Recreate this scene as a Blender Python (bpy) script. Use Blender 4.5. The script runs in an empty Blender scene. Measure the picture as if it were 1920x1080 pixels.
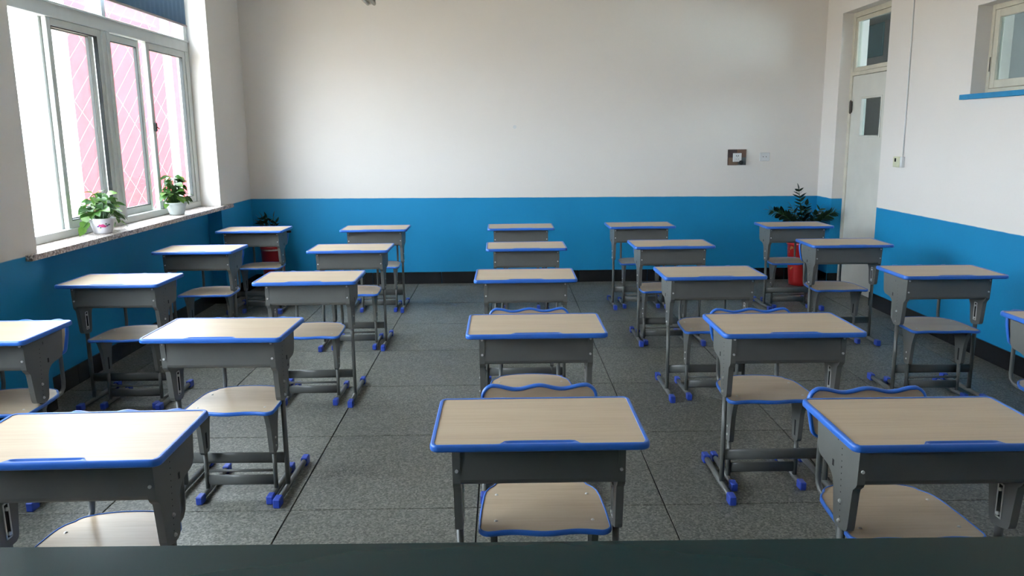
import bpy, math, random
from mathutils import Vector, Matrix
random.seed(7)
C = bpy.context.scene.collection
SC = bpy.context.scene

# ---------------------------------------------------------------- camera, world, exposure
H0 = 1.584
def make_camera():
    p, yw, r = 0.189082, 0.0085188, 0.011003
    cp, sp, cy, sy, cr, sr = math.cos(p), math.sin(p), math.cos(yw), math.sin(yw), math.cos(r), math.sin(r)
    fwd = Vector((sy*cp, cy*cp, -sp)); right = Vector((cy, -sy, 0)); down = fwd.cross(right)
    R0 = cr*right + sr*down; D0 = -sr*right + cr*down
    cam = bpy.data.cameras.new('camera'); o = bpy.data.objects.new('camera', cam); C.objects.link(o)
    M = Matrix((R0, -D0, -fwd)).transposed().to_4x4(); M.translation = Vector((0, 0, H0))
    o.matrix_world = M
    cam.sensor_width = 36; cam.lens = 1505.057/1920*36; cam.clip_start = .05; cam.clip_end = 300
    SC.camera = o
make_camera()
SC.view_settings.view_transform = 'Standard'; SC.view_settings.look = 'None'
SC.view_settings.gamma = 1; SC.view_settings.use_curve_mapping = False
SC.view_settings.exposure = 0.0
W = bpy.data.worlds.new('sky'); SC.world = W; W.use_nodes = True
_b = W.node_tree.nodes['Background']
_b.inputs['Color'].default_value = (.79, .90, 1.0, 1); _b.inputs['Strength'].default_value = 21.5

# ---------------------------------------------------------------- materials
def nt(name):
    m = bpy.data.materials.new(name); m.use_nodes = True
    return m, m.node_tree.nodes, m.node_tree.links, m.node_tree.nodes['Principled BSDF']
def sset(b, **k):
    for a, v in k.items():
        n = {'rough': 'Roughness', 'metal': 'Metallic', 'spec': 'Specular IOR Level', 'coat': 'Coat Weight', 'coatr': 'Coat Roughness', 'trans': 'Transmission Weight', 'sub': 'Subsurface Weight'}[a]
        b.inputs[n].default_value = v
def noise(N, L, scale, detail=3, vec=None, rough=.5):
    n = N.new('ShaderNodeTexNoise'); n.inputs['Scale'].default_value = scale; n.inputs['Detail'].default_value = detail
    n.inputs['Roughness'].default_value = rough
    if vec is not None: L.new(vec, n.inputs['Vector'])
    return n
def ramp(N, L, fac, stops):
    r = N.new('ShaderNodeValToRGB'); e = r.color_ramp.elements
    while len(e) < len(stops): e.new(.5)
    for k, (p, c) in enumerate(stops): e[k].position = p; e[k].color = tuple(c)+(1,)
    L.new(fac, r.inputs['Fac']); return r
def mapping(N, L, sc, kind='Object'):
    tc = N.new('ShaderNodeTexCoord'); mp = N.new('ShaderNodeMapping'); mp.inputs['Scale'].default_value = sc
    L.new(tc.outputs[kind], mp.inputs['Vector']); return mp.outputs['Vector']
def bump(N, L, b, h, strength=.1, dist=.01):
    bp = N.new('ShaderNodeBump'); bp.inputs['Strength'].default_value = strength; bp.inputs['Distance'].default_value = dist
    L.new(h, bp.inputs['Height']); L.new(bp.outputs['Normal'], b.inputs['Normal'])
def plain(name, col, rough=.5, metal=0, var=.06, scale=12, **k):
    m, N, L, b = nt(name); sset(b, rough=rough, metal=metal, **k)
    n = noise(N, L, scale, 4, mapping(N, L, (1, 1, 1)))
    lo = tuple(c*(1-var) for c in col); hi = tuple(min(1, c*(1+var)) for c in col)
    r = ramp(N, L, n.outputs['Fac'], [(.3, lo), (.7, hi)]); L.new(r.outputs['Color'], b.inputs['Base Color'])
    return m
def math_node(N, L, op, a, b=None):
    n = N.new('ShaderNodeMath'); n.operation = op
    for i, v in enumerate((a, b)):
        if v is None: continue
        if isinstance(v, (int, float)): n.inputs[i].default_value = v
        else: L.new(v, n.inputs[i])
    return n.outputs[0]

WHITE = (.83, .785, .74); BLUE = (.006, .245, .50)
def wall_mat():
    m, N, L, b = nt('painted_wall')
    g = N.new('ShaderNodeNewGeometry'); s = N.new('ShaderNodeSeparateXYZ'); L.new(g.outputs['Position'], s.inputs[0])
    n = noise(N, L, 9, 2, g.outputs['Position'])
    wob = math_node(N, L, 'MULTIPLY', math_node(N, L, 'SUBTRACT', n.outputs['Fac'], .5), .006)
    lim = math_node(N, L, 'ADD', math_node(N, L, 'MULTIPLY', s.outputs['X'], -.006), .923)
    d = math_node(N, L, 'SUBTRACT', math_node(N, L, 'SUBTRACT', lim, s.outputs['Z']), wob)
    f = N.new('ShaderNodeMapRange'); f.inputs['From Min'].default_value = -.003; f.inputs['From Max'].default_value = .003
    L.new(d, f.inputs['Value'])
    n2 = noise(N, L, 1.3, 4, g.outputs['Position']); n3 = noise(N, L, 40, 3, g.outputs['Position'])
    rw = ramp(N, L, n2.outputs['Fac'], [(.3, tuple(c*.965 for c in WHITE)), (.7, WHITE)])
    rb = ramp(N, L, n2.outputs['Fac'], [(.3, tuple(c*.92 for c in BLUE)), (.7, tuple(c*1.05 for c in BLUE))])
    mx = N.new('ShaderNodeMix'); mx.data_type = 'RGBA'; L.new(f.outputs[0], mx.inputs[0])
    L.new(rw.outputs['Color'], mx.inputs[6]); L.new(rb.outputs['Color'], mx.inputs[7]); L.new(mx.outputs[2], b.inputs['Base Color'])
    rr = math_node(N, L, 'SUBTRACT', .75, math_node(N, L, 'MULTIPLY', f.outputs[0], .15)); L.new(rr, b.inputs['Roughness'])
    bump(N, L, b, math_node(N, L, 'ADD', n3.outputs['Fac'], math_node(N, L, 'MULTIPLY', n2.outputs['Fac'], 3)), .12, .004)
    sset(b, spec=.35); return m
def wood_mat():
    m, N, L, b = nt('pale_maple_laminate'); v = mapping(N, L, (3, 60, 3))
    n = noise(N, L, 1.6, 5, v, .6); v2 = mapping(N, L, (1, 9, 1)); n2 = noise(N, L, 1.5, 3, v2)
    a = math_node(N, L, 'ADD', math_node(N, L, 'MULTIPLY', n.outputs['Fac'], .5), math_node(N, L, 'MULTIPLY', n2.outputs['Fac'], .5))
    r = ramp(N, L, a, [(.35, (.47, .36, .245)), (.5, (.53, .415, .29)), (.65, (.565, .455, .325))])
    L.new(r.outputs['Color'], b.inputs['Base Color']); sset(b, rough=.36, spec=.32)
    return m
def floor_mat():
    m, N, L, b = nt('terrazzo'); g = N.new('ShaderNodeNewGeometry'); p = g.outputs['Position']
    v = N.new('ShaderNodeTexVoronoi'); v.inputs['Scale'].default_value = 130; L.new(p, v.inputs['Vector'])
    bw = N.new('ShaderNodeRGBToBW'); L.new(v.outputs['Color'], bw.inputs[0])
    r = ramp(N, L, bw.outputs[0], [(.2, (.070, .073, .062)), (.45, (.120, .125, .106)), (.62, (.150, .153, .132)), (.85, (.22, .22, .19))])
    n = noise(N, L, 1.1, 4, p); n2 = noise(N, L, 7, 4, p)
    oi = N.new('ShaderNodeObjectInfo')
    k = math_node(N, L, 'ADD', math_node(N, L, 'ADD', math_node(N, L, 'MULTIPLY', n.outputs['Fac'], .5), math_node(N, L, 'MULTIPLY', n2.outputs['Fac'], .35)), math_node(N, L, 'MULTIPLY', oi.outputs['Random'], .10))
    k = math_node(N, L, 'ADD', k, .48)
    mx = N.new('ShaderNodeVectorMath'); mx.operation = 'SCALE'; L.new(r.outputs['Color'], mx.inputs[0]); L.new(k, mx.inputs['Scale'])
    L.new(mx.outputs[0], b.inputs['Base Color'])
    rr = math_node(N, L, 'ADD', math_node(N, L, 'MULTIPLY', n2.outputs['Fac'], .25), .33); L.new(rr, b.inputs['Roughness']); sset(b, spec=.4)
    return m
def granite_mat():
    m, N, L, b = nt('granite'); p = mapping(N, L, (1, 1, 1))
    v = N.new('ShaderNodeTexVoronoi'); v.inputs['Scale'].default_value = 95; L.new(p, v.inputs['Vector'])
    bw = N.new('ShaderNodeRGBToBW'); L.new(v.outputs['Color'], bw.inputs[0])
    r = ramp(N, L, bw.outputs[0], [(.15, (.10, .085, .08)), (.35, (.34, .27, .24)), (.6, (.52, .44, .40)), (.85, (.68, .64, .60))])
    L.new(r.outputs['Color'], b.inputs['Base Color']); sset(b, rough=.4); return m
def glass_mat(tint=(1, 1, 1), k=.10):
    m = bpy.data.materials.new('window_glass'); m.use_nodes = True; N, L = m.node_tree.nodes, m.node_tree.links
    N.remove(N['Principled BSDF']); o = N['Material Output']
    t = N.new('ShaderNodeBsdfTransparent'); t.inputs[0].default_value = tint+(1,)
    g = N.new('ShaderNodeBsdfGlossy'); g.inputs['Roughness'].default_value = .03
    lw = N.new('ShaderNodeLayerWeight'); lw.inputs['Blend'].default_value = .5
    fr_ = math_node(N, L, 'ADD', math_node(N, L, 'MULTIPLY', math_node(N, L, 'POWER', lw.outputs['Facing'], 5), .6), .03*k/.1)
    mx = N.new('ShaderNodeMixShader'); L.new(fr_, mx.inputs[0]); L.new(t.outputs[0], mx.inputs[1]); L.new(g.outputs[0], mx.inputs[2])
    L.new(mx.outputs[0], o.inputs['Surface']); return m
def leaf_mat(name, a, bcol, c):
    m, N, L, b = nt(name); n = noise(N, L, 22, 3, mapping(N, L, (1, 1, 1)))
    oi = N.new('ShaderNodeObjectInfo')
    k = math_node(N, L, 'ADD', math_node(N, L, 'MULTIPLY', n.outputs['Fac'], .5), math_node(N, L, 'MULTIPLY', oi.outputs['Random'], .5))
    r = ramp(N, L, k, [(.2, a), (.5, bcol), (.8, c)]); L.new(r.outputs['Color'], b.inputs['Base Color']); sset(b, rough=.38)
    tr = N.new('ShaderNodeBsdfTranslucent'); L.new(r.outputs['Color'], tr.inputs[0])
    mx = N.new('ShaderNodeMixShader'); mx.inputs[0].default_value = .3
    L.new(b.outputs[0], mx.inputs[1]); L.new(tr.outputs[0], mx.inputs[2]); L.new(mx.outputs[0], N['Material Output'].inputs['Surface'])
    return m
def blind_mat():
    m, N, L, b = nt('blue_blind_fabric'); b.inputs['Base Color'].default_value = (.25, .38, .50, 1); sset(b, rough=.9)
    tr = N.new('ShaderNodeBsdfTranslucent'); tr.inputs[0].default_value = (.13, .20, .28, 1)
    mx = N.new('ShaderNodeMixShader'); mx.inputs[0].default_value = .25
    L.new(b.outputs[0], mx.inputs[1]); L.new(tr.outputs[0], mx.inputs[2]); L.new(mx.outputs[0], N['Material Output'].inputs['Surface'])
    return m
def pot_gold_mat():
    m, N, L, b = nt('red_gold_glaze'); v = mapping(N, L, (1, 1, 1)); n = noise(N, L, 14, 2, v)
    r = ramp(N, L, n.outputs['Fac'], [(.66, (.42, .012, .015)), (.69, (.55, .35, .10))]); L.new(r.outputs['Color'], b.inputs['Base Color']); sset(b, rough=.3); return m

M = dict(cap=plain('blue_cap_plastic', (.032, .075, .44), .4, var=.03), wall=wall_mat(), wood=wood_mat(), floor=floor_mat(), granite=granite_mat(), glass=glass_mat(), door_glass=glass_mat((.80, .86, .86), .18),
    grout=plain('grout', (.03, .03, .027), .9), trim=plain('blue_plastic', (.03, .15, .58), .33, var=.03),
    steel=plain('grey_powder_coat', (.13, .132, .122), .42, var=.05), tube=plain('grey_tube_paint', (.115, .12, .112), .35, var=.05),
    chrome=plain('zinc', (.72, .72, .70), .35, .45), dark=plain('dark_void', (.012, .012, .012), .9), black=plain('black_plastic', (.02, .02, .02), .4),
    ceiling=plain('ceiling_paint', (.78, .78, .76), .9, scale=2), base=plain('black_tile', (.012, .012, .014), .25, scale=5), basegrout=plain('dark_grout', (.06, .06, .06), .8),
    alu=plain('white_aluminium', (.60, .63, .61), .4, var=.03), seal=plain('rubber_seal', (.03, .035, .035), .7), blind=blind_mat(), blindbar=plain('blind_bar', (.42, .36, .37), .5),
    door=plain('cream_door_paint', (.66, .65, .59), .5, var=.04, scale=4), oldpaint=plain('cream_frame_paint', (.62, .59, .49), .5, var=.08, scale=8), hinge=plain('hinge_steel', (.10, .09, .075), .5, .6),
    bluepaint=plain('blue_sill_paint', BLUE, .45), podium=plain('dark_green_lacquer', (.003, .028, .030), .24, var=.05, scale=3, spec=.2),
    podium_side=plain('green_lacquer_side', (.012, .05, .045), .4), pink=plain('red_render', (.30, .052, .060), .9, scale=3, spec=0), ground=plain('pale_concrete', (.50, .40, .29), .95, scale=.5, spec=0),
    wire=plain('white_wire', (.5, .5, .5), .5), pipe=plain('white_pipe', (.8, .8, .78), .5), greypl=plain('grey_clamp', (.25, .25, .26), .5),
    potw=plain('white_ceramic', (.74, .73, .78), .25, var=.02), potg=plain('pale_ceramic', (.60, .66, .64), .3, var=.02), soil=plain('soil', (.03, .02, .015), .95),
    flower=plain('pink_print', (.55, .05, .20), .3, var=.3, scale=60), purple=plain('purple_print', (.16, .08, .22), .3), leafprint=plain('green_print', (.06, .14, .08), .3),
    leaf=leaf_mat('pothos_leaf', (.018, .065, .012), (.045, .135, .022), (.16, .28, .05)), zz=leaf_mat('zz_leaf', (.006, .022, .010), (.010, .035, .015), (.02, .06, .02)),
    stem=plain('green_stem', (.05, .13, .03), .5), potr=pot_gold_mat(), potred=plain('red_glaze', (.33, .012, .018), .35), rim=plain('pale_ornament', (.5, .42, .36), .5, var=.3, scale=60),
    socket=plain('white_plastic', (.70, .71, .71), .35, var=.02), cream=plain('cream_plastic', (.68, .68, .48), .4), brown1=plain('dark_maroon_panel', (.035, .016, .018), .3), brown2=plain('brown_panel', (.14, .07, .045), .3),
    brown3=plain('tan_panel', (.15, .095, .06), .3), grey4=plain('slate_panel', (.10, .12, .12), .3), lampwhite=plain('lamp_housing', (.55, .54, .50), .5), tubeglass=plain('unlit_tube', (.62, .60, .52), .25),
    foliage=plain('tree_foliage', (.20, .30, .18), .9, var=.3, scale=5), teal=plain('teal_paint', (.22, .55, .62), .5), greywall=plain('grey_stair_wall', (.20, .21, .20), .7))

# ---------------------------------------------------------------- mesh helpers
class MB:
    def __init__(s): s.v = []; s.f = []; s.m = []; s.mats = []; s.sm = []
    def mi(s, mat):
        if mat not in s.mats: s.mats.append(mat)
        return s.mats.index(mat)
    def add(s, verts, faces, mat=None, smooth=False):
        o = len(s.v); s.v += [tuple(q) for q in verts]; k = s.mi(mat) if mat else 0
        for f in faces: s.f.append([o+i for i in f]); s.m.append(k); s.sm.append(smooth)
        return s
    def box(s, x0, x1, y0, y1, z0, z1, mat=None):
        x0, x1 = sorted((x0, x1)); y0, y1 = sorted((y0, y1)); z0, z1 = sorted((z0, z1))
        vs = [(x, y, z) for z in (z0, z1) for y in (y0, y1) for x in (x0, x1)]
        return s.add(vs, [(0, 2, 3, 1), (4, 5, 7, 6), (0, 1, 5, 4), (2, 6, 7, 3), (0, 4, 6, 2), (1, 3, 7, 5)], mat)
    def cbox(s, x0, x1, y0, y1, z0, z1, c, mat=None):        # box with chamfered edges
        x0, x1 = sorted((x0, x1)); y0, y1 = sorted((y0, y1)); z0, z1 = sorted((z0, z1))
        lo, hi = (x0, y0, z0), (x1, y1, z1); vs = []; idx = {}
        for sx in (0, 1):
            for sy in (0, 1):
                for sz in (0, 1):
                    S = (sx, sy, sz)
                    for ax in range(3):
                        q = [(hi[i]-(c if i != ax else 0)) if S[i] else (lo[i]+(c if i != ax else 0)) for i in range(3)]
                        idx[S, ax] = len(vs); vs.append(q)
        F = []
        for ax in range(3):
            a, b = [i for i in range(3) if i != ax]
            for sd in (0, 1):
                q = []
                for (u, w) in ((0, 0), (1, 0), (1, 1), (0, 1)):
                    S = [0, 0, 0]; S[ax] = sd; S[a] = u; S[b] = w; q.append(idx[tuple(S), ax])
                F.append(q)
        for ax in range(3):
            a, b = [i for i in range(3) if i != ax]
            for u in (0, 1):
                for w in (0, 1):
                    S0 = [0, 0, 0]; S0[a] = u; S0[b] = w; S1 = S0[:]; S1[ax] = 1
                    F.append([idx[tuple(S0), a], idx[tuple(S1), a], idx[tuple(S1), b], idx[tuple(S0), b]])
        for sx in (0, 1):
            for sy in (0, 1):
                for sz in (0, 1): F.append([idx[(sx, sy, sz), k] for k in range(3)])
        return s.add(vs, F, mat)
    def tube(s, pts, rx, ry=None, seg=10, up=(0, 0, 1), mat=None, cap=True, smooth=True):
        ry = ry or rx; pts = [Vector(p) for p in pts]; n = len(pts); vs = []; nrm = None
        for i, p in enumerate(pts):
            t = (pts[min(i+1, n-1)]-pts[max(i-1, 0)]).normalized()
            if nrm is None:
                u = Vector(up)
                if abs(u.dot(t)) > .95: u = Vector((1, 0, 0))
                nrm = (u-t*u.dot(t)).normalized()
            else: nrm = (nrm-t*nrm.dot(t)).normalized()
            bi = t.cross(nrm)
            a1 = rx[i] if isinstance(rx, (list, tuple)) else rx; a2 = ry[i] if isinstance(ry, (list, tuple)) else ry
            for k in range(seg):
                a = 2*math.pi*k/seg; vs.append(p+nrm*(a1*math.cos(a))+bi*(a2*math.sin(a)))
        F = [(i*seg+k, i*seg+(k+1) % seg, (i+1)*seg+(k+1) % seg, (i+1)*seg+k) for i in range(n-1) for k in range(seg)]
        s.add(vs, F, mat, smooth)
        if cap: s.add(vs[:seg], [tuple(range(seg))], mat); s.add(vs[-seg:], [tuple(range(seg))], mat)
        return s
    def prism(s, out, axis, a, b, mat=None):                 # outline (2D) extruded along axis between a and b
        n = len(out)
        def p(q, t): return {'x': (t, q[0], q[1]), 'y': (q[0], t, q[1]), 'z': (q[0], q[1], t)}[axis]
        vs = [p(q, a) for q in out]+[p(q, b) for q in out]
        return s.add(vs, [tuple(range(n)), tuple(range(2*n-1, n-1, -1))]+[(i, (i+1) % n, n+(i+1) % n, n+i) for i in range(n)], mat)
    def lathe(s, prof, c=(0, 0, 0), seg=24, mat=None, smooth=True):
        vs = [(c[0]+r*math.cos(2*math.pi*k/seg), c[1]+r*math.sin(2*math.pi*k/seg), c[2]+z) for r, z in prof for k in range(seg)]
        F = [(i*seg+k, i*seg+(k+1) % seg, (i+1)*seg+(k+1) % seg, (i+1)*seg+k) for i in range(len(prof)-1) for k in range(seg)]
        return s.add(vs, F, mat, smooth)
    def mesh(s, name, mat=None):
        me = bpy.data.meshes.new(name); me.from_pydata(s.v, [], s.f)
        mats = s.mats or [mat]
        for q in mats: me.materials.append(M[q] if isinstance(q, str) else q)
        me.polygons.foreach_set('material_index', s.m); me.polygons.foreach_set('use_smooth', s.sm)
        import bmesh
        bm = bmesh.new(); bm.from_mesh(me); bmesh.ops.remove_doubles(bm, verts=bm.verts, dist=1e-5)
        bmesh.ops.recalc_face_normals(bm, faces=bm.faces); bm.to_mesh(me); bm.free(); me.update(); return me
def part(name, mb, mat=None, parent=None, **k):
    me = mb if isinstance(mb, bpy.types.Mesh) else mb.mesh(name, mat)
    o = bpy.data.objects.new(name, me); C.objects.link(o)
    if parent: o.parent = parent
    for a, b in k.items(): o[a] = b
    return o
def thing(name, label, cat, loc=(0, 0, 0), rz=0, group=None, parent=None):
    o = bpy.data.objects.new(name, None); C.objects.link(o); o.location = loc; o.rotation_euler = (0, 0, rz); o.empty_display_size = .1
    o['label'] = label; o['category'] = cat
    if group: o['group'] = group
    return o
def struct_empty(name, loc=(0, 0, 0)):
    o = bpy.data.objects.new(name, None); C.objects.link(o); o.location = loc; o['kind'] = 'structure'; return o
def struct(name, mb, mat=None): return part(name, mb, mat, kind='structure')
def tag(o, label, cat, group=None):
    o['label'] = label; o['category'] = cat
    if group: o['group'] = group
    return o
def copy_tree(o, parent=None):
    c = o.copy(); C.objects.link(c); c.parent = parent
    for ch in KIDS.get(o.name, []): copy_tree(ch, c)
    return c
KIDS = {}
def index_kids():
    KIDS.clear()
    for o in bpy.data.objects:
        if o.parent: KIDS.setdefault(o.parent.name, []).append(o)

# ---------------------------------------------------------------- room
XL, XR, YB, YF, ZC = -2.694, 3.354, 8.6, -1.3, 3.35
WOUT = 2.965
fl = struct('floor', MB().box(-2.99, 3.62, YF-.2, YB+.2, -.12, -.006), 'grout')
tx = [-.94+.81*k for k in range(-3, 7)]; ty = [3.235+.865*k for k in range(-6, 8)]
g = .003; cache = {}
for i in range(len(tx)-1):
    for j in range(len(ty)-1):
        x0, x1 = max(tx[i], XL-.16), min(tx[i+1], 3.50); y0, y1 = max(ty[j], YF), min(ty[j+1], YB)
        if x1-x0 < .03 or y1-y0 < .03: continue
        w, d = round(x1-x0-2*g, 4), round(y1-y0-2*g, 4)
        if (w, d) not in cache: cache[w, d] = MB().cbox(0, w, 0, d, -.012, 0, .0015).mesh('tile', 'floor')
        t = part('tile', cache[w, d], None, fl); t.location = (x0+g, y0+g, 0)
struct('ceiling', MB().box(-WOUT, 3.62, YF-.2, YB+.2, ZC, ZC+.12), 'ceiling')
struct('wall_back', MB().box(-WOUT, 3.62, YB, YB+.2, -.1, ZC), 'wall')
struct('wall_front', MB().box(-WOUT, 3.62, YF-.2, YF, -.1, ZC), 'wall')
# left wall: window openings with niches under the sill
wl = MB()
def yspan(y0, y1, z0, z1, x0=-WOUT, x1=XL): wl.box(x0, x1, y0, y1, z0, z1)
WIN = [(.85, 3.912), (4.61, 7.672)]; SILL, HEAD = .912, 3.02
ys = [YF]+[v for w in WIN for v in w]+[YB]
for k in range(0, len(ys), 2): yspan(ys[k], ys[k+1], -.1, ZC)
for y0, y1 in WIN:
    yspan(y0, y1, HEAD, ZC); yspan(y0, y1, -.1, SILL, x1=XL-.132)
struct('wall_left', wl, 'wall')
# right wall with door recess and high window
DY0, DY1, DZ = 7.205, 8.218, 2.716; RY0, RY1, RZ0, RZ1 = 4.35, 5.887, 1.80, 2.44; XO = 3.62
wr = MB()
wr.box(XR, XO, YF, RY0, -.1, ZC); wr.box(XR, XO, RY0, RY1, -.1, RZ0); wr.box(XR, XO, RY0, RY1, RZ1, ZC); wr.box(XR, XO, RY1, DY0, -.1, ZC)
wr.box(XR, XO, DY0, DY1, DZ, ZC); wr.box(XR, XO, DY1, YB, -.1, ZC)
struct('wall_right', wr, 'wall')
# baseboards of black tiles
def baseboard(name, segs):
    e = struct_empty(name)
    for (p0, p1, nrm, L0, off) in segs:
        p0, p1 = Vector(p0), Vector(p1); d = (p1-p0); n = d.length; d.normalize(); nv = Vector(nrm)
        cuts = [0]+[off+k*L0 for k in range(40) if .02 < off+k*L0 < n-.02]+[n]
        for a, b in zip(cuts, cuts[1:]):
            q = [p0+d*(a+.0015), p0+d*(b-.0015)]; r = [q[0]+nv*.012, q[1]+nv*.012]
            xs = [v.x for v in q+r]; yy = [v.y for v in q+r]
            part('tile', MB().cbox(min(xs), max(xs), min(yy), max(yy), 0.0, .128, .0015), 'base', e)
baseboard('baseboard_back', [((XL, YB-.001, 0), (XR, YB-.001, 0), (0, -1, 0), .745, .515)])
baseboard('baseboard_right', [((XR-.001, YF, 0), (XR-.001, DY0, 0), (-1, 0, 0), .745, .43), ((XR-.001, DY1, 0), (XR-.001, YB-.014, 0), (-1, 0, 0), .745, .8), ((XR, DY1-.001, 0), (3.46, DY1-.001, 0), (0, -1, 0), .745, .8)])
sg = [((XL+.001, ys[k], 0), (XL+.001, ys[k+1]-(.014 if k == 4 else 0), 0), (1, 0, 0), .745, .6) for k in range(0, len(ys), 2)]
sg += [((XL-.131, y0, 0), (XL-.131, y1, 0), (1, 0, 0), .745, .5) for y0, y1 in WIN] + [((XL-.119, y1-.001, 0), (XL, y1-.001, 0), (0, -1, 0), .745, .8) for y0, y1 in WIN]
baseboard('baseboard_left', sg)

# ---------------------------------------------------------------- left windows
FX = -2.879
def frame_rect(mb, x0, x1, y0, y1, z0, z1, w, wb=None):
    wb = wb or w
    mb.cbox(x0, x1, y0, y0+w, z0, z1, .003); mb.cbox(x0, x1, y1-w, y1, z0, z1, .003)
    mb.cbox(x0, x1, y0+w-.002, y1-w+.002, z0, z0+wb, .003); mb.cbox(x0, x1, y0+w-.002, y1-w+.002, z1-w, z1, .003)
def sash(win, xi, xo, y0, y1, z0, z1, w=.055):
    mb = MB(); frame_rect(mb, xo, xi, y0, y1, z0, z1, w)
    s = part('sash', mb, 'alu', win)
    q = MB(); a, b, c, d, e = y0+w, y1-w, z0+w, z1-w, .006
    for (p0, p1, r0, r1) in ((a, a+e, c, d), (b-e, b, c, d), (a, b, c, c+e), (a, b, d-e, d)): q.box(xi-.002, xo+.004, p0, p1, r0, r1)
    part('seal', q, 'seal', s); part('pane', MB().box((xi+xo)/2-.002, (xi+xo)/2+.002, a, b, c, d), 'glass', s)
    return s
def side_window(name, oy, detailed):
    win = struct_empty(name, (0, 0, 0)); a, b = WIN[1][0]+oy, WIN[1][1]+oy; xo = FX-.083; m0, m1 = 6.045+oy, 6.165+oy
    f = MB()
    f.cbox(xo, FX, a, b, .945, .998, .003); f.cbox(xo, FX, a, b, 2.352, 2.452, .004); f.cbox(xo, FX, a, b, 2.965, HEAD, .003)
    for z0, z1 in ((.998, 2.352), (2.452, 2.965)):
        f.cbox(xo, FX, a, a+.06, z0, z1, .003); f.cbox(xo, FX, b-.085, b, z0, z1, .003); f.cbox(xo, FX, m0+(0 if z1 < 2.4 else .03), m1-(0 if z1 < 2.4 else .03), z0, z1, .003)
    f.cbox(FX-.002, FX+.012, a, b, 2.438, 2.452, .003); f.cbox(FX-.002, FX+.010, m0+.055, m0+.066, .998, 2.352, .002)
    part('frame', f, 'alu', win)
    if detailed: sash(win, FX-.048, FX-.078, 5.32+oy, 6.00+oy, .998, 2.352)
    else: sash(win, FX-.048, FX-.078, a+.06, 5.42+oy, .998, 2.352)
    sash(win, FX-.012, FX-.044, 5.345+oy, m0, .998, 2.352, .05)
    sash(win, FX-.048, FX-.078, m1, 6.745+oy, .998, 2.352, .05)
    s4 = sash(win, FX-.008, FX-.044, 6.785+oy, b-.085, .998, 2.352)
    part('latch', MB().cbox(FX-.008, FX+.012, 6.80+oy, 6.822+oy, 1.64, 1.71, .003).tube([(FX+.008, 6.811+oy, 1.68), (FX+.03, 6.811+oy, 1.66)], .004), 'seal', s4)
    for y0, y1 in ((a+.06, m0+.03), (m1-.03, b-.085)):
        part('upper_pane', MB().box(FX-.062, FX-.058, y0, y1, 2.452, 2.965), 'glass', win)
    # granite sill: slab over the niche with a nosing lapping past the opening
    xe = XL+.04
    sl = MB().prism([(FX-.005, a+.003), (XL, a+.003), (XL+.0015, a-.12), (xe-.01, a-.13), (xe, a-.12), (xe, b+.245), (XL+.0015, b+.25), (XL, b-.003), (FX-.005, b-.003)], 'z', .912, .945)
    part('window_sill', sl, 'granite', win)
    return win
w1 = side_window('window_1', 0, True); side_window('window_2_added', -3.76, False)  # second window is out of view, added to light the desk fronts
def blind(oy, label):
    t = thing('window_blind', label, 'blind', (-2.80, 6.06+oy, 2.56), 0, 'blue roller blinds'); L = 1.40
    n = 150; vs = []
    for k in range(n+1):
        y = -L+2*L*k/n; x = .0035*math.sin(y*70)+.002*math.sin(y*31)
        vs += [(x, y, .0), (x, y, .44), (x-.0015, y, .44), (x-.0015, y, 0)]
    F = []
    for k in range(n):
        for j in range(4): F.append((4*k+j, 4*k+(j+1) % 4, 4*k+4+(j+1) % 4, 4*k+4+j))
    part('fabric', MB().add(vs, F, None, True), 'blind', t)
    part('bottom_bar', MB().cbox(-.009, .007, -L-.004, L+.004, -.012, .006, .003), 'blindbar', t)
    part('roller', MB().tube([(0, -L, .445), (0, L, .445)], .016), 'blindbar', t)
blind(0, 'blue-grey fabric blind pulled to the top of the tall window with the plants')
blind(-3.76, 'blue-grey blind on the added window nearest the teacher, outside the view')

# ---------------------------------------------------------------- outside
part('concrete_yard', MB().box(-70, -3.4, -30, 70, -.7, -.5), 'ground', kind='structure')
bd = thing('pink_building', 'pink rendered low building outside the left window', 'building', (-8.2, 17.35, -.5))
part('wall', MB().box(-5, .2, -1.9, 14, 0, 4.85), 'pink', bd)
part('sky_white_end', MB().box(-5, .2, -2.0, -1.9, 0, 4.85), 'pipe', bd)  # added white slab, coloured to burn out like the sky beside it
part('cornice', MB().cbox(-5, .27, -1.97, 14, 4.85, 4.93, .02), 'wire', bd)
tr = thing('leafy_tree', 'pale green tree seen through the open pane, left of the pink wall', 'tree', (-19, 33, -.5))
part('trunk', MB().tube([(0, 0, 0), (.1, 0, 1.2), (0, .1, 2.4)], [.16, .12, .08], [.16, .12, .08]), 'soil', tr)
tb = MB()
for k in range(700):
    a, e, r = random.random()*6.28, random.uniform(-1, 1), random.random()**.4
    c = Vector((1.25*r*math.cos(a)*math.sqrt(1-e*e), 1.25*r*math.sin(a)*math.sqrt(1-e*e), 2.3+1.25*r*e)); u = Vector((random.uniform(-1, 1), random.uniform(-1, 1), random.uniform(-1, 1))).normalized()*.13
    w = u.orthogonal().normalized()*.08; tb.add([c-u, c+w, c+u, c-w], [(0, 1, 2, 3)])
part('crown', tb, 'foliage', tr, kind='stuff')
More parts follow.
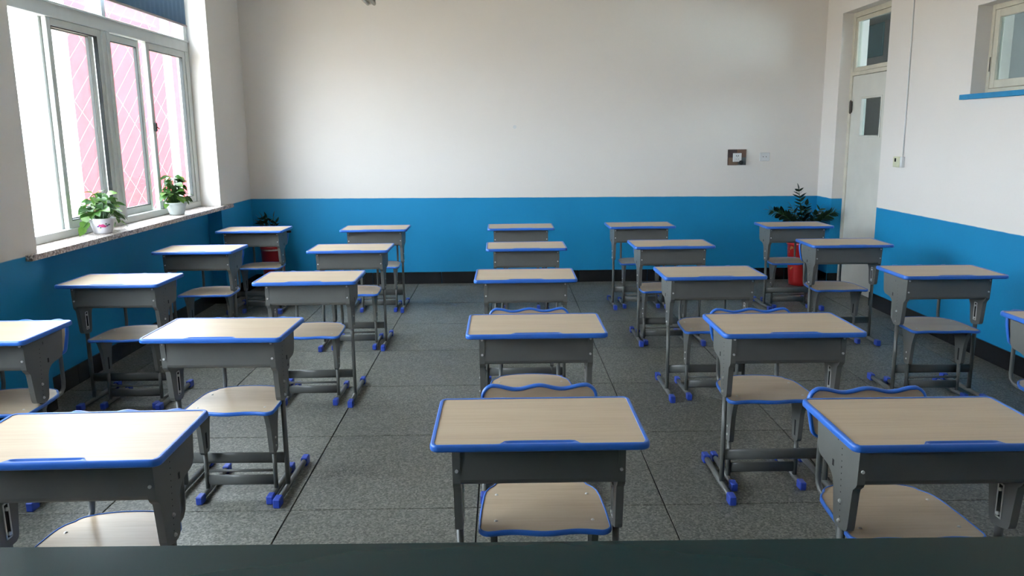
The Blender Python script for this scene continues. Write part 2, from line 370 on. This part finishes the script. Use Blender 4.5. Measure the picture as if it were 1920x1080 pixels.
# security net outside the window: crossed wires in a frame
net = thing('security_net', 'white diamond wire net fixed outside the left window', 'net', (-3.10, 4.65, .93))
nb = MB(); NL, NH = 3.0, 2.06
def wire(y0, z0, sl):
    pts = []
    for q in (0, NL):
        pts.append((q, z0+(q-y0)*sl))
    (ya, za), (yb, zb) = pts; ts = [0, 1]
    def clip(t0, t1):
        for lim, lo in ((0, True), (NH, False)):
            if abs(zb-za) < 1e-9: continue
            t = (lim-za)/(zb-za)
            inc = zb > za
            if (lo and inc) or (not lo and not inc): t0 = max(t0, t)
            else: t1 = min(t1, t)
        return t0, t1
    t0, t1 = clip(0, 1)
    if t1-t0 > .01:
        nb.tube([(0, ya+(yb-ya)*t0, za+(zb-za)*t0), (0, ya+(yb-ya)*t1, za+(zb-za)*t1)], .0011, seg=4, cap=False)
for k in range(-18, 34):
    wire(0, k*.15, .80)
    if k % 4 == 1: wire(0, k*.15+.05, -.80)
part('mesh_wire', nb, 'wire', net, kind='stuff')
fr = MB()
for z in (0, NH): fr.tube([(0, 0, z), (0, NL, z)], .008, seg=6)
for y in (0, NL): fr.tube([(0, y, 0), (0, y, NH)], .008, seg=6)
for y in (.06, NL-.06): fr.tube([(0, y, NH), (.09, y, NH)], .008, seg=6)
part('net_frame', fr, 'wire', net)
dp = thing('downpipe', 'thin white pipe with dark clamps outside the farthest window pane', 'pipe', (-3.62, 9.02, -.5))
part('pipe', MB().tube([(0, 0, 0), (0, 0, 5)], .04, seg=12), 'pipe', dp)
for k in range(11): part('clamp', MB().tube([(0, 0, 1.55+.24*k), (0, 0, 1.63+.24*k)], .043, seg=10), 'greypl', dp)

# ---------------------------------------------------------------- door and corridor behind the right wall
XD = 3.474
d1 = struct_empty('door_1')
fm = MB()
fm.cbox(XD-.012, XD+.06, DY0, DY0+.05, 0, DZ, .003); fm.cbox(XD-.012, XD+.06, DY1-.055, DY1, 0, DZ, .003)
fm.cbox(XD-.012, XD+.06, DY0+.048, DY1-.053, DZ-.05, DZ, .003); fm.cbox(XD-.012, XD+.06, DY0+.048, DY1-.053, 2.115, 2.15, .003)
part('door_frame', fm, 'oldpaint', d1)
tb = MB(); frame_rect(tb, XD+.035, XD-.004, DY0+.052, DY1-.058, 2.152, 2.664, .04); tr_ = part('transom_light', tb, 'oldpaint', d1)
part('pane', MB().box(XD+.012, XD+.016, DY0+.09, DY1-.096, 2.19, 2.626), 'door_glass', tr_)
lf = MB(); ya, yb = DY0+.053, DY1-.058; ga, gb, gc, gd = 7.52, 7.925, 1.539, 1.885
lf.cbox(XD-.002, XD+.038, ya, yb, .012, gc, .002); lf.cbox(XD-.002, XD+.038, ya, yb, gd, 2.11, .002)
lf.cbox(XD-.002, XD+.038, ya, ga, gc-.001, gd+.001, .0005); lf.cbox(XD-.002, XD+.038, gb, yb, gc-.001, gd+.001, .0005)
leaf = part('door_leaf', lf, 'door', d1)
bd_ = MB(); frame_rect(bd_, XD-.010, XD+.002, ga-.018, gb+.018, gc-.018, gd+.018, .018); part('glazing_bead', bd_, 'door', leaf)
part('pane', MB().box(XD+.016, XD+.020, ga, gb, gc, gd), 'door_glass', leaf)
for z in (1.75, .35): part('hinge', MB().tube([(XD-.012, DY1-.056, z), (XD-.012, DY1-.056, z+.13)], .008).box(XD-.014, XD-.008, DY1-.09, DY1-.03, z+.01, z+.12), 'hinge', d1)
part('handle', MB().cbox(XD-.012, XD-.002, 7.30, 7.335, .93, 1.09, .003).tube([(XD-.01, 7.317, 1.03), (XD-.04, 7.317, 1.03), (XD-.04, 7.345, 1.03)], .008), 'chrome', leaf)
# high corridor window on the right wall
w3 = struct_empty('window_3'); XQ = 3.458
fb = MB(); frame_rect(fb, XQ, XQ+.05, RY0, RY1, 1.831, RZ1, .035); part('frame', fb, 'oldpaint', w3)
for (a, b) in ((RY0+.037, 5.115), (5.12, RY1-.037)):
    sb = MB(); frame_rect(sb, XQ+.004, XQ+.04, a, b, 1.868, RZ1-.037, .055); s_ = part('sash', sb, 'oldpaint', w3)
    part('pane', MB().box(XQ+.02, XQ+.024, a+.055, b-.055, 1.923, RZ1-.092), 'door_glass', s_)
part('hinge', MB().box(XQ-.003, XQ, 5.853, 5.861, 1.985, 2.085), 'hinge', w3)
part('window_sill', MB().cbox(XR-.035, XR+.002, RY0-.08, 5.965, 1.795, 1.831, .003).box(XR, XQ+.02, RY0, RY1, 1.801, 1.831), 'bluepaint', w3)
# corridor beyond; unseen long gap in its outer wall added to light it
part('wall_corridor', MB().box(6.3, 6.4, -1, 4.6, 0, 3.35).box(6.3, 6.4, 4.6, 8.4, 0, 1.5).box(6.3, 6.4, 4.6, 8.4, 2.45, 3.35).box(6.3, 6.4, 8.4, 14.5, 0, 3.35)
     .box(6.3, 6.4, 14.5, 14.75, 0, 2.95).box(6.3, 6.4, 14.5, 14.75, 3.22, 3.35).box(6.3, 6.4, 14.75, 20, 0, 3.35).box(3.62, 6.3, 20, 20.1, 0, 3.35)
     .box(3.62, 3.8, 8.82, 20, 0, 3.35).box(3.62, 6.4, -1.1, -1, 0, 3.35), 'ceiling', kind='structure')
part('floor_corridor', MB().box(3.62, 6.4, -1, 20, -.12, 0), 'floor', kind='structure')
part('ceiling_corridor', MB().box(3.62, 6.4, -1, 20, 3.35, 3.45), 'ceiling', kind='structure')
part('trim_1', MB().cbox(6.27, 6.298, 13.7, 14.5, 2.8, 3.34, .01).cbox(6.27, 6.298, 14.75, 16.0, 2.8, 3.34, .01), 'teal', kind='structure')
part('trim_2', MB().cbox(6.24, 6.30, 8.1, 8.5, 0, 3.34, .01), 'ceiling', kind='structure')
st = thing('stair_flight', 'grey stair flight with pale handrail glimpsed through the door glass', 'stairs', (5.2, 12.6, 0))
sb = MB()
for k in range(12): sb.box(-.6, .9, .28*k, .28*k+.3, .16*k+.6, .16*k+.78)
part('step', sb, 'greywall', st, kind='stuff')
part('side_wall', MB().box(-.62, -.6, -.6, 4.2, 0, 2.3), 'greywall', st)
part('handrail', MB().tube([(-.64, -.6, 1.3), (-.64, 3.5, 3.2)], .03), 'ceiling', st)

# ---------------------------------------------------------------- student desks
def smooth_outline(pts, r=6):
    return pts
def rrect(w, y0, y1, r, n=6, dense=40):                        # counter-clockwise from near-left; dense points along the near edge
    out = []
    h = w/2
    def arc(cx, cy, a0):
        return [(cx+r*math.cos(a0+math.pi/2*k/n), cy+r*math.sin(a0+math.pi/2*k/n)) for k in range(n+1)]
    out += arc(-h+r, y0+r, math.pi)
    for k in range(1, dense): out.append((-h+r+(w-2*r)*k/dense, y0))
    out += arc(h-r, y0+r, 1.5*math.pi); out += arc(h-r, y1-r, 0); out += arc(-h+r, y1-r, .5*math.pi)
    return out
def offset(out, d):                                            # inward offset of a closed ccw outline
    n = len(out); res = []
    for i in range(n):
        a, b, c = Vector(out[i-1]), Vector(out[i]), Vector(out[(i+1) % n])
        t1 = (b-a); t2 = (c-b)
        t1 = t1.normalized() if t1.length > 1e-9 else t2.normalized(); t2 = t2.normalized() if t2.length > 1e-9 else t1
        t = (t1+t2).normalized(); nn = Vector((-t.y, t.x)); k = max(.5, nn.dot(Vector((-t1.y, t1.x))))
        res.append(tuple(b+nn*(d/k)))
    return res
def loft(mb, loops, close_first=False, close_last=False, smooth=True, mat=None):
    n = len(loops[0]); vs = [p for l in loops for p in l]
    F = [(i*n+k, i*n+(k+1) % n, (i+1)*n+(k+1) % n, (i+1)*n+k) for i in range(len(loops)-1) for k in range(n)]
    mb.add(vs, F, mat, smooth)
    if close_first: mb.add(loops[0], [tuple(range(n))], mat)
    if close_last: mb.add(loops[-1], [tuple(range(n))], mat)
    return mb
def up3(out, z): return [(x, y, z) for x, y in out]
def sstep(a, b, x):
    t = max(0, min(1, (x-a)/(b-a))); return t*t*(3-2*t)
DESK_LABEL_A = 'grey steel student desk with blue-edged wooden top'
def make_desk():
    root = thing('student_desk', 'x', 'desk', group='student desks in rows')
    out = rrect(.6, 0, .4, .026)
    ou = offset(out, .0)
    inner = []
    for (x, y), (u, v) in zip(out, offset(out, .012)):
        if y < .005: v = .009 + .024*(1-sstep(.092, .112, abs(x)))
        inner.append((u, v))
    def dip(a, b, t, depth):                                  # intermediate loop between outer lip and inner edge
        r = []
        for (p, q), (s_, w_) in zip(a, b):
            z = .7625-depth*(1-sstep(.080, .088, abs(p)))*(1 if q < .02 else 0)
            r.append((p+(s_-p)*t, q+(w_-q)*t, z))
        return r
    lip = offset(out, .004)
    tr_ = MB(); loft(tr_, [up3(offset(out, .02), .7415), up3(offset(out, .004), .7415), up3(offset(out, .0006), .744), up3(out, .748), up3(out, .755), up3(offset(out, .0012), .7595), up3(lip, .7625),
        dip(lip, inner, .30, 0), dip(lip, inner, .42, .008), dip(lip, inner, .78, .008), dip(lip, inner, .88, 0), up3(inner, .7622), up3(inner, .7590)])
    part('edge_trim', tr_, 'trim', root)
    part('desktop', loft(MB(), [up3(inner, .7605), up3(offset(out, .02), .743)], True, True, False), 'wood', root)
    # storage box: folded sheet closed towards the camera, open to the pupil
    pf = [(.087, .744), (.087, .624), (.090, .615), (.097, .608), (.107, .605), (.36, .605), (.362, .62), (.360, .62), (.358, .6075), (.107, .6075), (.099, .610), (.092, .617), (.0895, .625), (.0895, .744)]
    part('storage_box', MB().prism(pf, 'x', -.224, .224), 'steel', root)
    prof = [(.080, .744), (.088, .612), (.094, .602), (.110, .588), (.114, .575), (.129, .462), (.134, .450), (.145, .443), (.180, .434), (.212, .434), (.224, .440), (.230, .455), (.243, .545), (.250, .562), (.262, .575), (.278, .584), (.300, .590), (.345, .594), (.362, .600), (.375, .615), (.412, .744)]
    prof = [(min(y, .392), z) for y, z in prof]
    for sd in (-1, 1):
        p_ = part('side_plate', MB().prism(prof, 'x', sd*.223, sd*.245), 'steel', root)
        xo, xi = sd*.245, sd*.223
        hb = MB()
        for k in range(13):
            z = .676-.0187*k
            if min(abs(z-.519), abs(z-.457)) < .008 or z < .45: continue
            y = .197-.0012*k; hb.tube([(xo-sd*.001, y, z), (xo+sd*.0004, y, z)], .0022, seg=8)
        hb.box(xo-sd*.001, xo+sd*.0005, .247, .259, .600, .620); hb.box(xo-sd*.001, xo+sd*.0005, .226, .229, .690, .702)
        part('adjusting_hole', hb, 'dark', p_, kind='stuff')
        for z in (.519, .457): part('bolt', MB().tube([(xo, .186, z), (xo+sd*.003, .186, z)], .0065, seg=8, smooth=False).tube([(xo+sd*.003, .186, z), (xo+sd*.006, .186, z)], .0045, seg=6, smooth=False), 'chrome', p_)
        for z in (.652, .720): part('bolt', MB().tube([(sd*.233, .081+(.720-z)*.07, z), (sd*.233, .076+(.720-z)*.07, z)], .005, seg=8), 'chrome', p_)
        part('height_slot', MB().box(xi, xi-sd*.0006, .172, .192, .465, .565), 'dark', p_)
        q = MB(); frame_rect(q, xi, xi-sd*.0022, .168, .196, .461, .569, .004); q.tube([(xi, .182, .55), (xi-sd*.006, .182, .55)], .006, seg=8); q.tube([(xi, .182, .475), (xi-sd*.006, .182, .475)], .006, seg=8)
        part('slot_rim', q, 'chrome', p_)
        part('leg', MB().tube([(sd*.234, .19, .03), (sd*.234, .19, .44)], .0105, .016, 12, up=(1, 0, 0)), 'tube', root)
        f_ = part('foot_rail', MB().tube([(sd*.234, .035, .022), (sd*.234, .475, .022)], .014, .013, 12), 'tube', root)
        for (a, b) in ((.0, .055), (.455, .51)):
            part('foot_cap', MB().cbox(sd*.234-.0155, sd*.234+.0155, a, b, .0, .042, .004), 'cap', f_)
    part('crossbar', MB().tube([(-.226, .19, .158), (.226, .19, .158)], .026, .008, 12), 'tube', root)
    return root
def make_chair():
    root = thing('student_chair', 'x', 'chair', group='student chairs behind the desks')
    # seat outline
    o = []
    W2 = .2
    def wave(x): return .006*math.cos(x/.2*2*math.pi*1.02)+.002
    for k in range(33):
        x = -.165+.33*k/32; o.append((x, .006-wave(x)))
    for k in range(1, 8):
        a = -math.pi/2+math.pi/2*k/8; o.append((.165+.035*math.cos(a), .035+.035*math.sin(a)-(.0)))
    o += [(.2, .04), (.198, .14), (.192, .24), (.186, .28), (.176, .305), (.158, .328)]
    for k in range(1, 16):
        x = .158*math.cos(math.pi*k/16); o.append((x, .328+.062*math.sin(math.pi*k/16)))
    o += [(-.158, .328), (-.176, .305), (-.186, .28), (-.192, .24), (-.198, .14), (-.2, .04)]
    for k in range(1, 8):
        a = math.pi+math.pi/2*k/8; o.append((-.165+.035*math.cos(a), .035+.035*math.sin(a)))
    ins = offset(o, .007)
    seat = part('seat', loft(MB(), [up3(ins, .4395), up3(offset(o, .012), .4275)], True, True, False), 'wood', root)
    part('seat_trim', loft(MB(), [up3(offset(o, .014), .4245), up3(offset(o, .003), .4245), up3(o, .428), up3(o, .437), up3(offset(o, .003), .4415), up3(ins, .4415), up3(ins, .4385)]), 'trim', seat)
    for sx in (-1, 1):
        for y in (.075, .255): part('screw', MB().lathe([(.0001, .4425), (.004, .442), (.006, .4396)], (sx*.147, y, 0), 10), 'chrome', seat)
    # backrest (x, z) outline
    b = []; zt = .772
    for k in range(33):
        x = .155-.31*k/32; b.append((x, zt-.004+.0065*math.cos(x/.15*2*math.pi*.98)))
    def arc(cx, cz, r, a0, a1, n=7): return [(cx+r*math.cos(a0+(a1-a0)*k/n), cz+r*math.sin(a0+(a1-a0)*k/n)) for k in range(n+1)]
    b = arc(.150, zt-.043, .047, 0, math.pi/2)[:-1]+b+arc(-.150, zt-.043, .047, math.pi/2, math.pi)[1:]+[(-.196, .70)]
    b += arc(-.150, .635, .035, math.pi+.15, 1.5*math.pi)+arc(.150, .635, .035, 1.5*math.pi, 2*math.pi-.15)+[(.196, .70)]
    def P3(out, y): return [(x, y+(.69-z)*-.08, z) for x, z in out]
    bi = offset(b, .010)
    br = part('backrest', loft(MB(), [P3(bi, .3945), P3(bi, .4095)], True, True, False), 'wood', root)
    part('backrest_trim', loft(MB(), [P3(bi, .3965), P3(bi, .3925), P3(offset(b, .003), .3925), P3(b, .397), P3(b, .407), P3(offset(b, .003), .4115), P3(bi, .4115), P3(bi, .4075)]), 'trim', br)
    for sx in (-1, 1): part('screw', MB().tube([(sx*.147, .398, .715), (sx*.147, .390, .715)], .006, .006, 10), 'chrome', br)
    for sx in (-1, 1):
        part('back_tube', MB().tube([(sx*.142, .20, .411), (sx*.142, .355, .411), (sx*.142, .385, .416), (sx*.142, .405, .432), (sx*.142, .411, .46), (sx*.142, .411, .60), (sx*.142, .424, .73)], .0095, .0095, 10), 'tube', root)
        pr = [(.045, .4245), (.062, .395), (.083, .34), (.092, .28), (.100, .215), (.112, .203), (.158, .203), (.168, .215), (.178, .28), (.190, .34), (.215, .395), (.245, .4245)]
        q = part('side_bracket', MB().prism(pr, 'x', sx*.144, sx*.164), 'steel', root)
        for z in (.235, .275): part('bolt', MB().tube([(sx*.164, .135, z), (sx*.168, .135, z)], .0055, seg=8), 'chrome', q)
        part('height_slot', MB().box(sx*.144, sx*.1434, .127, .143, .225, .30), 'dark', q)
        part('leg', MB().tube([(sx*.154, .135, .03), (sx*.154, .135, .205)], .0095, .014, 12, up=(1, 0, 0)), 'tube', root)
        f_ = part('foot_rail', MB().tube([(sx*.154, .045, .020), (sx*.154, .375, .020)], .013, .012, 12), 'tube', root)
        for (a, c) in ((.02, .07), (.355, .405)): part('foot_cap', MB().cbox(sx*.154-.0145, sx*.154+.0145, a, c, .0, .039, .004), 'cap', f_)
    part('crossbar', MB().tube([(-.146, .135, .115), (.146, .135, .115)], .007, .006, 8), 'tube', root)
    part('crossbar', MB().tube([(-.146, .135, .070), (.146, .135, .070)], .025, .008, 12), 'tube', root)
    return root
COL = {'A': 'window column', 'B': 'second column from windows', 'C': 'middle column', 'D': 'second column from door wall', 'E': 'door-wall column'}
ROW = {'1': 'front row', '2': 'second row', '3': 'third row', '4': 'fourth row', '5': 'back row'}
DESKS = {'A2': (-2.304, 3.252, -0.005), 'A3': (-2.292, 4.538, -0.012), 'A4': (-2.302, 5.854, -0.002), 'A5': (-2.286, 7.141, 0.002), 'B1': (-1.206, 1.967, 0.021), 'B2': (-1.238, 3.254, -0.020), 'B3': (-1.162, 4.548, 0.011), 'B4': (-1.155, 5.817, 0.003), 'B5': (-1.174, 7.128, 0.006), 'C1': (0.089, 2.044, -0.001), 'C2': (0.13, 3.257, 0.0), 'C3': (0.118, 4.54, -0.007), 'C4': (0.161, 5.818, 0.008), 'C5': (0.147, 7.111, 0.001), 'D1': (1.219, 1.998, -0.004), 'D2': (1.203, 3.21, -0.002), 'D3': (1.224, 4.555, -0.001), 'D4': (1.256, 5.836, 0), 'D5': (1.237, 7.134, 0.002), 'E2': (2.571, 3.192, 0), 'E3': (2.587, 4.487, -0.014), 'E4': (2.55, 5.784, -0.020), 'E5': (2.606, 6.999, -0.002)}
CHAIRS = {'A2': (-2.25, 3.28), 'A3': (-2.25, 4.56), 'A4': (-2.25, 5.88), 'A5': (-2.24, 7.17), 'B1': (-1.17, 1.98), 'B2': (-1.20, 3.27), 'B3': (-1.18, 4.575), 'B4': (-1.145, 5.84), 'B5': (-1.16, 7.15), 'C1': (.11, 2.19), 'C2': (.114, 3.40), 'C3': (.124, 4.60), 'C4': (.16, 5.90), 'C5': (.15, 7.18),
          'D1': (1.186, 2.11), 'D2': (1.17, 3.33), 'D3': (1.255, 4.58), 'D4': (1.22, 5.87), 'D5': (1.25, 7.17), 'E2': (2.53, 3.22), 'E3': (2.575, 4.515), 'E4': (2.51, 5.83), 'E5': (2.6, 7.08)}
MID = ('A2', 'A3', 'A4', 'B2', 'B3', 'B4', 'D3')
LOW = ('A5', 'B5', 'C3', 'C4', 'C5', 'D4', 'D5', 'E4', 'E5')        # chairs set one notch lower
CH_RZ = {'B1': .02, 'B2': -.01, 'D4': .02, 'E3': -.03, 'A3': .01}
desk0 = make_desk(); chair0 = make_chair(); index_kids()
first = True
placed = {}
for k in sorted(DESKS):
    d = desk0 if first else copy_tree(desk0); c = chair0 if first else copy_tree(chair0); first = False
    x, y, r = DESKS[k]; d.location = (x, y, 0); d.rotation_euler = (0, 0, r)
    d['label'] = 'grey desk with blue-edged wooden top, %s, %s' % (COL[k[0]], ROW[k[1]])
    x, y = CHAIRS[k]; c.location = (x, y, 0); c.rotation_euler = (0, 0, CH_RZ.get(k, 0))
    if k in LOW: c.scale = (1, 1, .955)
    elif k in MID: c.scale = (1, 1, .978)
    c['label'] = 'blue-edged wooden chair under the desk, %s, %s' % (COL[k[0]], ROW[k[1]])
    placed[k] = d
part('bag_hook', MB().cbox(.246, .285, .36, .385, .700, .722, .004), 'black', placed['A5'], label='small black hook on the desk side')

# ---------------------------------------------------------------- teacher's podium at the bottom of the picture
pd = thing('teacher_podium', 'dark green lacquered desk top crossing the bottom of the picture', 'podium', (0.05, 1.083, 0), -.009)
part('podium_top', MB().cbox(-1.1, 1.1, -.62, 0, .975, 1.0, .003), 'podium', pd)
part('cabinet', MB().cbox(-1.04, 1.04, -.58, -.04, .02, .975, .003), 'podium_side', pd)
for sx in (-.53, .53): part('door_panel', MB().cbox(sx-.5, sx+.5, -.04, -.025, .06, .94, .003), 'podium_side', pd)
part('plinth', MB().box(-1.02, 1.02, -.56, -.06, 0, .02), 'black', pd)

# ---------------------------------------------------------------- plants on the sill
def leaf_mesh(name, L, Wd, mat, tipcurl=.25, fold=.15):
    n = 6; vs = []
    for i in range(n+1):
        t = i/n; w = Wd*(math.sin(math.pi*min(1, t**.62))**.8)*(1 if t < .98 else .0)+.0006; y = L*t; z = -tipcurl*L*t*t
        vs += [(-w, y, z+fold*w), (0, y, z), (w, y, z+fold*w)]
    F = []
    for i in range(n):
        a = 3*i; F += [(a, a+1, a+4, a+3), (a+1, a+2, a+5, a+4)]
    return MB().add(vs, F, None, True).mesh(name, mat)
pothos_leaf = [leaf_mesh('leaf', .078, .031, 'leaf', .35, .2), leaf_mesh('leaf', .064, .027, 'leaf', .5, .25), leaf_mesh('leaf', .092, .034, 'leaf', .3, .15)]
def orient(o, loc, d, roll=0, s=1):
    d = Vector(d).normalized(); x = d.cross(Vector((0, 0, 1)))
    x = x.normalized() if x.length > .05 else Vector((1, 0, 0)); z = x.cross(d)
    R = Matrix((x, d, z)).transposed(); R = R @ Matrix.Rotation(roll, 3, 'Y')
    m = R.to_4x4() @ Matrix.Scale(s, 4); m.translation = loc; o.matrix_local = m
def pothos(loc, label, potmat, spread, height, nleaf, printed, seed, drop=0):
    rnd = random.Random(seed)
    t = thing('potted_pothos', label, 'plant', loc, 0, 'potted plants on the window sill')
    pr = [(.0001, .012), (.045, .012), (.052, 0), (.056, .001), (.060, .012), (.066, .030), (.077, .070), (.083, .095), (.088, .098), (.088, .106), (.083, .107), (.080, .100), (.074, .075), (.0001, .075)]
    pot = part('pot', MB().lathe(pr, seg=28), potmat, t)
    part('soil', MB().lathe([(.0001, .090), (.04, .092), (.080, .088)], seg=20), 'soil', t)
    if printed:
        def decal(a, z, r, mat, zs=1, nm='print_flower'):
            R = lambda zz: .0665+(zz-.030)/(.070-.030)*.0105+.0006 if zz > .03 else .0666
            vs = [(R(z)*math.cos(a), R(z)*math.sin(a), z)]+[(R(z+r*zs*math.sin(q))*math.cos(a+r*math.cos(q)/.07), R(z+r*zs*math.sin(q))*math.sin(a+r*math.cos(q)/.07), z+r*zs*math.sin(q)) for q in [k*math.pi/6 for k in range(12)]]
            part(nm, MB().add(vs, [(0, 1+k, 1+(k+1) % 12) for k in range(12)]), mat, pot)
        a0 = -1.10
        for da, dz, r, m_ in ((0, 0, .014, 'flower'), (.18, -.004, .010, 'flower'), (-.22, .002, .010, 'flower'), (.38, .0, .008, 'purple'), (-.40, -.004, .007, 'purple'), (.55, .006, .007, 'leafprint'), (.28, .012, .006, 'leafprint'), (-.2, -.012, .006, 'leafprint')):
            decal(a0+da, .058+dz, r, m_, .8)
    sm = MB()
    for i in range(nleaf):
        a = rnd.uniform(0, 2*math.pi); q = rnd.random()
        e = (i+.5)/nleaf
        rr = spread*math.sqrt(e)*rnd.uniform(.75, 1.05); h = .125+height*(1-e**1.5)*rnd.uniform(.6, 1.1)-drop*e*rnd.random()*(1 if abs(math.sin(a)) > .5 else .35)
        y = rr*math.sin(a); x = rr*math.cos(a)*.5-.01
        if x < -.07: x = -.07+rnd.uniform(-.01, .01)
        if math.cos(a+1.10) > .45 and h < .15: h = .15+.04*rnd.random()
        base = Vector((x*.82, y*.82, h)); c0 = Vector((.25*x, .25*y, .09))
        mid = (base+c0)/2+Vector((0, 0, .03)); sm.tube([c0, mid, base], .0018, seg=5, cap=False)
        lm = pothos_leaf[i % 3]; o = part('leaf', lm, None, t)
        out = Vector((math.cos(a), math.sin(a)*1.1, rnd.uniform(-.5, .5)-(.55*e if math.cos(a+1.10) < .45 else 0)))
        if x < -.05: out.x = abs(out.x)*.2
        orient(o, base, out, rnd.uniform(-.7, .7), rnd.uniform(.7, 1.05))
    part('stem', sm, 'stem', t)
    return t
pothos((-2.765, 5.535, .945), 'leafy green pothos in white pot with pink flower print, nearer one on sill', 'potw', .27, .15, 100, True, 3, .09)
pothos((-2.775, 6.835, .945), 'leafy green pothos in plain pale pot, farther one on the window sill', 'potg', .175, .20, 96, False, 11, .10)

# ---------------------------------------------------------------- floor plants in the back corners
zzleaf = leaf_mesh('leaflet', .09, .025, 'zz', .12, .1)
def zz_plant(loc, label, stems, pot, potkw, s=1.0):
    t = thing('potted_zz_plant', label, 'plant', loc, 0, 'potted plants in the back corners')
    p_ = part('pot', MB().lathe(pot, seg=28), potkw, t)
    hz = max(z for r, z in pot)
    part('soil', MB().lathe([(.0001, hz-.03), (pot[-2][0]-.005, hz-.03)], seg=20), 'soil', t)
    for (dx, dy, dz, bend, n) in stems:
        pts = []
        for k in range(9):
            u = k/8; pts.append(Vector((dx*(u**1.3), dy*u, hz-.03+dz*(u-bend*u*u))))
        st_ = part('stem', MB().tube(pts, [.007-.0045*k/8 for k in range(9)], [.007-.0045*k/8 for k in range(9)], 6), 'stem', t)
        for k in range(n):
            u = .30+.70*(k+.5)/n; f = u*8; i = min(7, int(f)); p = pts[i].lerp(pts[i+1], f-i); tan = (pts[i+1]-pts[i]).normalized()
            side = tan.cross(Vector((0, 1, 0))); side = side.normalized() if side.length > .1 else Vector((1, 0, 0))
            for sg_ in (-1, 1):
                o = part('leaflet', zzleaf, None, st_)
                orient(o, p, tan*.75+side*sg_*.8+Vector((0, random.uniform(-.5, .1), 0)), random.uniform(-.6, .6), s*random.uniform(.8, 1.1)*(1-.35*max(0, u-.8)/.2))
        o = part('leaflet', zzleaf, None, st_); orient(o, pts[-1], pts[-1]-pts[-2], 0, s*.8)
    return t, p_
potR = [(.0001, .01), (.11, .01), (.115, 0), (.12, .002), (.125, .05), (.145, .30), (.150, .42), (.158, .425), (.158, .45), (.148, .452), (.142, .42), (.0001, .42)]
zz_plant((3.11, 8.29, 0), 'dark glossy plant in red and gold pot behind the last desk by the door', [(-.38, -.06, .66, .44, 13), (-.30, -.10, .58, .42, 12), (-.07, 0, .60, .05, 11), (.0, -.05, .46, .1, 10), (.24, -.20, .58, .38, 11), (.20, -.16, .46, .30, 9), (.13, -.08, .42, .1, 9), (-.13, .02, .46, .15, 9), (-.06, -.08, .36, 0, 8), (.15, .0, .36, .2, 7)], potR, 'potr')
t_, p_ = zz_plant((-2.43, 8.36, 0), 'small dark plant in red pot behind the last desk by the window', [(-.10, -.03, .40, .25, 5), (.03, 0, .36, .1, 5), (-.03, -.05, .32, .0, 5), (-.12, .0, .34, .25, 5), (.07, -.05, .34, .2, 4), (-.07, -.05, .36, .1, 5)], [(.0001, .01), (.085, .01), (.09, 0), (.10, .05), (.115, .25), (.120, .44), (.128, .445), (.128, .47), (.118, .472), (.112, .44), (.0001, .44)], 'potred')
part('rim_pattern', MB().lathe([(.1215, .425), (.1225, .444)], seg=28), 'rim', p_)

# ---------------------------------------------------------------- things on the walls
sk = thing('wall_socket', 'white socket on a four-coloured brown square panel with black plug', 'socket', (2.474, YB, 1.3195))
q = .094; qz = .079
bp = part('backing_panel', MB().box(-q, -.003, -.012, 0, -.002, qz, 'brown1').box(-.001, q, -.012, 0, -.002, qz, 'brown2').box(-q, 0.012, -.012, 0, -qz, -.002, 'brown3').box(0.012, q, -.012, 0, -qz, -.002, 'grey4'), None, sk)
part('edge_frame', MB().box(-q-.003, q+.003, -.006, -.0005, -qz-.003, qz+.003), 'brown1', sk)
fc = part('face_plate', MB().cbox(-.046, .044, -.022, -.011, -.047, .044, .003), 'socket', sk)
for x, z, w, h in ((-.010, .016, .007, .012), (.010, .016, .007, .012), (0, .005, .004, .008), (-.012, -.018, .010, .003), (.012, -.018, .010, .003)): part('pin_hole', MB().box(x-w/2, x+w/2, -.0226, -.0215, z-h/2, z+h/2), 'dark', fc)
part('plug', MB().tube([(.038, -.012, -.054), (.038, -.045, -.054)], .022, .020, 14).tube([(.038, -.045, -.054), (.038, -.055, -.054)], .010, seg=10), 'black', sk)
s2 = thing('wall_outlet', 'small plain white outlet on the back wall right of the brown one', 'socket', (2.768, YB, 1.322))
fc = part('face_plate', MB().cbox(-.052, .052, -.014, 0, -.044, .044, .004), 'socket', s2)
for x in (-.018, .014): part('pin_hole', MB().box(x-.003, x+.003, -.0146, -.0135, -.005, .005), 'dark', fc)
bx = thing('wall_control_box', 'cream plastic control box with cable above it, beside the door', 'switch', (XR, 6.845, 1.276))
part('box', MB().cbox(-.032, 0, -.055, .055, 0, .088, .004), 'cream', bx)
part('side_cover', MB().cbox(-.028, 0, -.088, -.056, .0, .088, .003), 'socket', bx)
part('display', MB().box(-.0326, -.0315, -.002, .028, .045, .075), 'dark', bx)
part('cable', MB().tube([(-.006, -.06, .085), (-.006, -.058, .35), (-.006, -.050, 1.0), (-.006, -.030, 2.07)], .006, seg=8), 'socket', bx)
lm = thing('fluorescent_lamp', 'twin tube ceiling lamp, unlit, its end at the top edge', 'lamp', (-1.262, 7.35, 2.80))
part('housing', MB().cbox(-.02, .075, -.62, .60, .045, .085, .004), 'lampwhite', lm)
for x in (-.005, .055): part('tube', MB().tube([(x, -.60, .012), (x, .63, .012)], .017, seg=14), 'tubeglass', lm)
for y in (-.60, .585): part('end_holder', MB().cbox(-.02, .075, y, y+.02, 0.0, .05, .003), 'lampwhite', lm)
for y in (-.4, .4): part('rod', MB().tube([(.027, y, .085), (.027, y, ZC-2.80)], .006, seg=8), 'lampwhite', lm)
part('plaster_chip', MB().lathe([(.0001, .002), (.012, .0015), (.02, 0)], seg=9), 'socket', kind='structure').location = (.12, YB-.001, 1.66)
bpy.data.objects['plaster_chip'].rotation_euler = (math.pi/2, 0, 0)
bpy.data.objects['plaster_chip'].name = 'trim_3'
